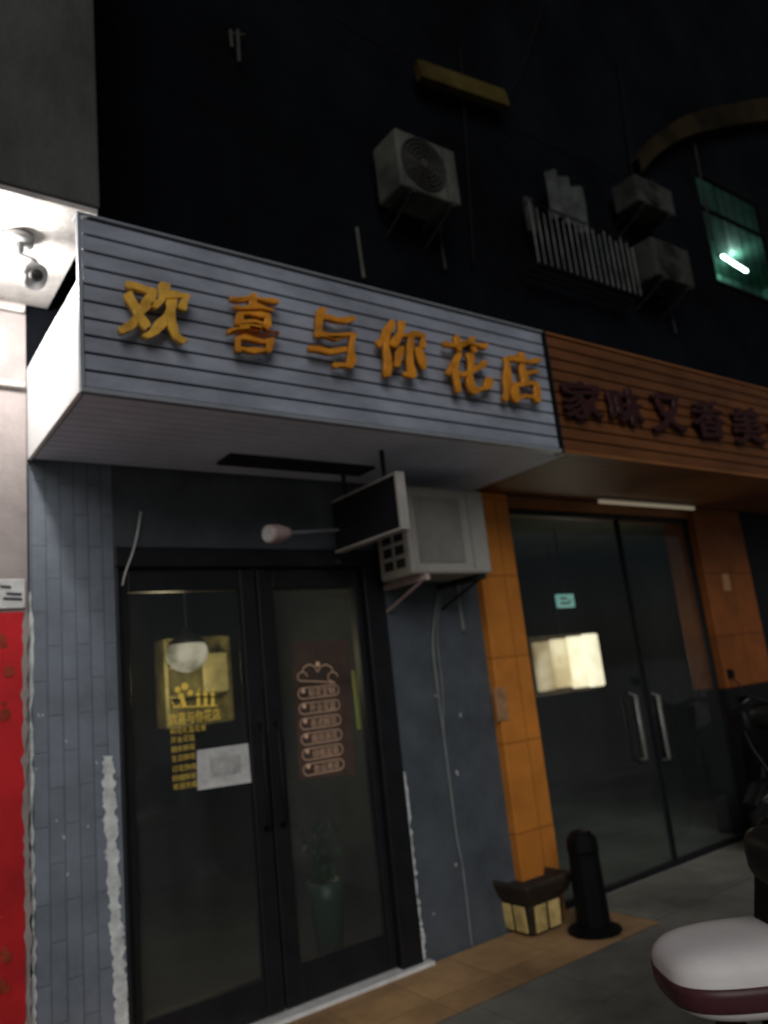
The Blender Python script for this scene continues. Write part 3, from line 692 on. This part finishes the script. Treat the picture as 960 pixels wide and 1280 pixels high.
ys = at(441,838,.16); ys2 = at(447,912,.16)
tag(MB().box(ys.x-.005, ys.x+.05, .15, .17, ys2.z, ys.z).build('tall_board', 'strip', None, .004), 'narrow yellow-green upright board behind the right edge of the right door leaf', 'board')
# white card on left glass
a = at(247,935,.035); b = at(313,983,.035)
WC = thing('paper_card', 'tilted white paper card stuck on the left door glass', 'paper', (a.x, .035, b.z))
MB().poly([at(246,938,.0405), at(310,929,.0405), at(314,978,.0405), at(247,988,.0405)]).build('sheet', 'paper', WC)
pm = MB(); pm.poly([at(262,948,.0395), at(300,943,.0395), at(302,966,.0395), at(264,972,.0395)]); pm.build('photo_print', 'paper2', WC)
# flower bucket inside behind right leaf
fb0 = at(406,1100,.5)
FB = thing('flower_bucket', 'green bucket of leafy stems inside behind the right door leaf', 'plant', (fb0.x,.5,.03))
MB().lathe([(.07,.03),(.10,fb0.z-.1),(.11,fb0.z),(.095,fb0.z),(.08,fb0.z-.05)], (fb0.x,.5,0), 20).build('bucket', 'bucket', FB, smooth=True)
lf = MB()
for i in range(160):
    th = random.uniform(0,6.28); rr_ = random.uniform(0,.12); z = fb0.z+random.uniform(0,.30); rr_ *= .4+.9*(z-fb0.z)/.30
    c = Vector((fb0.x+rr_*math.cos(th), .5+rr_*math.sin(th), z)); u = Vector((random.uniform(-1,1),random.uniform(-1,1),random.uniform(-.2,1))).normalized(); v = u.cross(Vector((random.random(),random.random(),random.random()))).normalized()
    lf.poly([c-u*.035, c+v*.012, c+u*.035, c-v*.012])
lf.build('foliage', 'leaf', FB)
# ------------------------------------------------------------------ planter and post at orange pier
pp = atz(666,1162,0)
PT = thing('planter', 'squat square planter with gold panels and wide dark flared rim at the orange pier foot', 'planter', (pp.x,pp.y,0))
hh = .30; q4 = math.pi/4; s2 = math.sqrt(2)
MB().lathe([(.115*s2,.012),(.13*s2,.03),(.14*s2,hh*.60)], (pp.x,pp.y,0), 4, ph=q4).build('body', 'potd', PT, .008)
MB().lathe([(.142*s2,hh*.60),(.17*s2,hh*.70),(.20*s2,hh*.92),(.20*s2,hh),(.17*s2,hh),(.16*s2,hh*.85)], (pp.x,pp.y,0), 4, ph=q4).build('rim', 'potd', PT, .012)
for dx, dy in ((0,-1),(-1,0),(1,0)):
    for k in (-1, 1):
        c = Vector((pp.x+dx*.138, pp.y+dy*.138, hh*.33)); tx = Vector((-dy, dx, 0))
        MB().obox(c + tx*k*.056, tx*.045, Vector((dx,dy,0))*.006, Vector((dx*.004,dy*.004,.07))).build('panel', 'poty', PT, .004)
MB().lathe([(.165*s2,hh*.85),(.165*s2,hh*.87)], (pp.x,pp.y,0), 4, ph=q4).build('soil', 'soil', PT)
bp_ = atz(744,1166,0)
BO = thing('bollard', 'short broad dark post standing just right of the planter', 'bollard', (bp_.x,bp_.y,0))
MB().lathe([(.095,.03),(.085,.42),(.09,.44),(.085,.50),(.05,.54),(.004,.55)], (bp_.x,bp_.y,0), 14).build('post', 'bike', BO, smooth=False)
MB().lathe([(.15,.010),(.15,.025),(.10,.05)], (bp_.x,bp_.y,0), 14).build('foot', 'bike', BO)
# ------------------------------------------------------------------ scooters
def XZ(u, v, o): return (u, o, v)
def sup(mb, c, a, b, h, n=3.2, z0=-1, z1=1, N=32, Mr=14):
    def pw(x, e): return math.copysign(abs(x)**e, x)
    e = 2/n; rings = []
    for j in range(Mr+1):
        ph_ = math.asin(max(-1, min(1, z0+(z1-z0)*j/Mr))) if (z0 > -1 or z1 < 1) else (-math.pi/2+math.pi*j/Mr)
        cz, sz = abs(math.cos(ph_))**e, pw(math.sin(ph_), e)
        rings.append([mb.b.verts.new((c[0]+a*max(cz,.002)*pw(math.cos(2*math.pi*k/N), e), c[1]+b*max(cz,.002)*pw(math.sin(2*math.pi*k/N), e), c[2]+h*sz)) for k in range(N)])
    for A, C in zip(rings, rings[1:]):
        for k in range(N): mb.b.faces.new((A[k],A[(k+1)%N],C[(k+1)%N],C[k]))
    mb.b.faces.new(rings[0][::-1]); mb.b.faces.new(rings[-1])
def scooter(label, loc, rz, paint, tail=False, group=None):
    T = bpy.data.objects.new('parked_scooter', None); COL.objects.link(T); tag(T, label, 'scooter', group)
    for x in (.62, -.55):
        wt = MB().lathe([(.13,-.045),(.19,-.05),(.225,-.03),(.23,0),(.225,.03),(.19,.05),(.13,.045)], (x,0,.23), 28, 'Y').build('wheel', 'rubber', T, smooth=True)
        MB().lathe([(.03,-.052),(.128,-.047),(.128,.047),(.03,.052)], (x,0,.23), 20, 'Y').build('rim', 'blackm', wt)
    MB().prism([(.40,.30),(.47,.32),(.50,.62),(.42,.98),(.30,1.03),(.29,.95),(.38,.62),(.36,.36)], -.17, .17, XZ).build('leg_shield', paint, T, .035, True, 3)
    MB().prism([(-.28,.26),(.42,.26),(.42,.33),(-.28,.33)], -.16, .16, XZ).build('floorboard', 'blackm', T, .02)
    if tail:
        MB().prism([(-.05,.30),(0,.34),(.02,.60),(-.30,.56),(-.80,.55),(-.75,.48),(-.45,.42),(-.25,.30)], -.12, .12, XZ).build('rear_body', 'blackm', T, .03, True, 3)
        MB().prism([(.06,.60),(.04,.70),(-.05,.73),(-.20,.73),(-.22,.60)], -.135, .135, XZ).build('seat', 'blackm', T, .03, True, 3)
        cs = (-.70,0,.645)
        q = MB(); sup(q, cs, .32, .165, .092, 3.6, N=48, Mr=20); c = q.build('tail_cowl', 'white', T, smooth=True)
        q = MB(); sup(q, cs, .323, .168, .0925, 3.6, -.30, .02, 56, 8); q.build('tail_light', 'redlens', c, smooth=True)
    else:
        MB().prism([(-.20,.30),(-.12,.34),(-.14,.68),(-.80,.78),(-.86,.70),(-.70,.52),(-.45,.44),(-.35,.30)], -.145, .145, XZ).build('rear_body', paint, T, .04, True, 3)
        MB().prism([(-.10,.69),(-.12,.76),(-.35,.79),(-.50,.83),(-.80,.85),(-.80,.79)], -.135, .135, XZ).build('seat', 'blackm', T, .03, True, 3)
        q = MB(); sup(q, (-.83,0,.70), .035, .11, .035); q.build('tail_light', 'redlens', T, smooth=True)
    MB().prism([(.38,.46),(.50,.50),(.70,.49),(.86,.36),(.84,.33),(.70,.44),(.50,.44)], -.06, .06, XZ).build('front_fender', paint, T, .02, True)
    for y in (-.075, .075): MB().sweep([(.62,y,.23),(.42,y*.7,.80)], .018).build('fork', 'blackm', T)
    hb = MB().sweep(smoothpts([(.22,-.33,1.04),(.30,-.18,1.06),(.34,0,1.02),(.30,.18,1.06),(.22,.33,1.04)]), .014).build('handlebar', 'rust', T, smooth=True)
    for s in (-1, 1):
        MB().sweep([(.27,s*.23,1.052),(.215,s*.345,1.04)], .02).build('grip', 'rubber', hb)
        st = MB().sweep(smoothpts([(.29,s*.2,1.06),(.32,s*.26,1.17),(.31,s*.31,1.23)]), .006).build('mirror', 'blackm', T, smooth=True)
        q = MB(); sup(q, (.31,s*.34,1.25), .014, .06, .038); q.build('mirror_head', 'blackm', st, smooth=True)
        MB().sweep(smoothpts([(.30,s*.20,1.05),(.32,s*.25,1.02),(.28,s*.31,1.00)]), .006).build('brake_lever', 'steel', T, smooth=True)
    q = MB(); sup(q, (.43,0,.92), .075, .11, .075); q.build('headlight', 'lensg', T, smooth=True)
    MB().prism([(-.85,.53),(-.92,.42),(-.90,.40),(-.80,.50)], -.07, .07, XZ).build('mudguard', 'blackm', T, .01)
    MB().sweep([(-.3,.12,.28),(-.25,.2,.02)], .012).build('kickstand', 'rust', T)
    T.location = loc; T.rotation_euler = (0,0,rz); return T
rz = R(-34); tc = atz(836,1222,.645)
scooter('scooter with rounded white tail and dark red tail light band at bottom right', (tc.x+1.0*math.cos(rz), tc.y+1.0*math.sin(rz), .004), rz, 'bike', True)
scooter('black scooter parked in front of the dark glass doors of the orange shop', (6.25,-.42,.004), R(176), 'bike')
rz = R(148); hp = atz(962,1075,.92)
hx = .47
scooter('black scooter cut off by the right edge behind the white scooter tail', (hp.x-hx*math.cos(rz), hp.y-hx*math.sin(rz), .004), rz, 'bike')
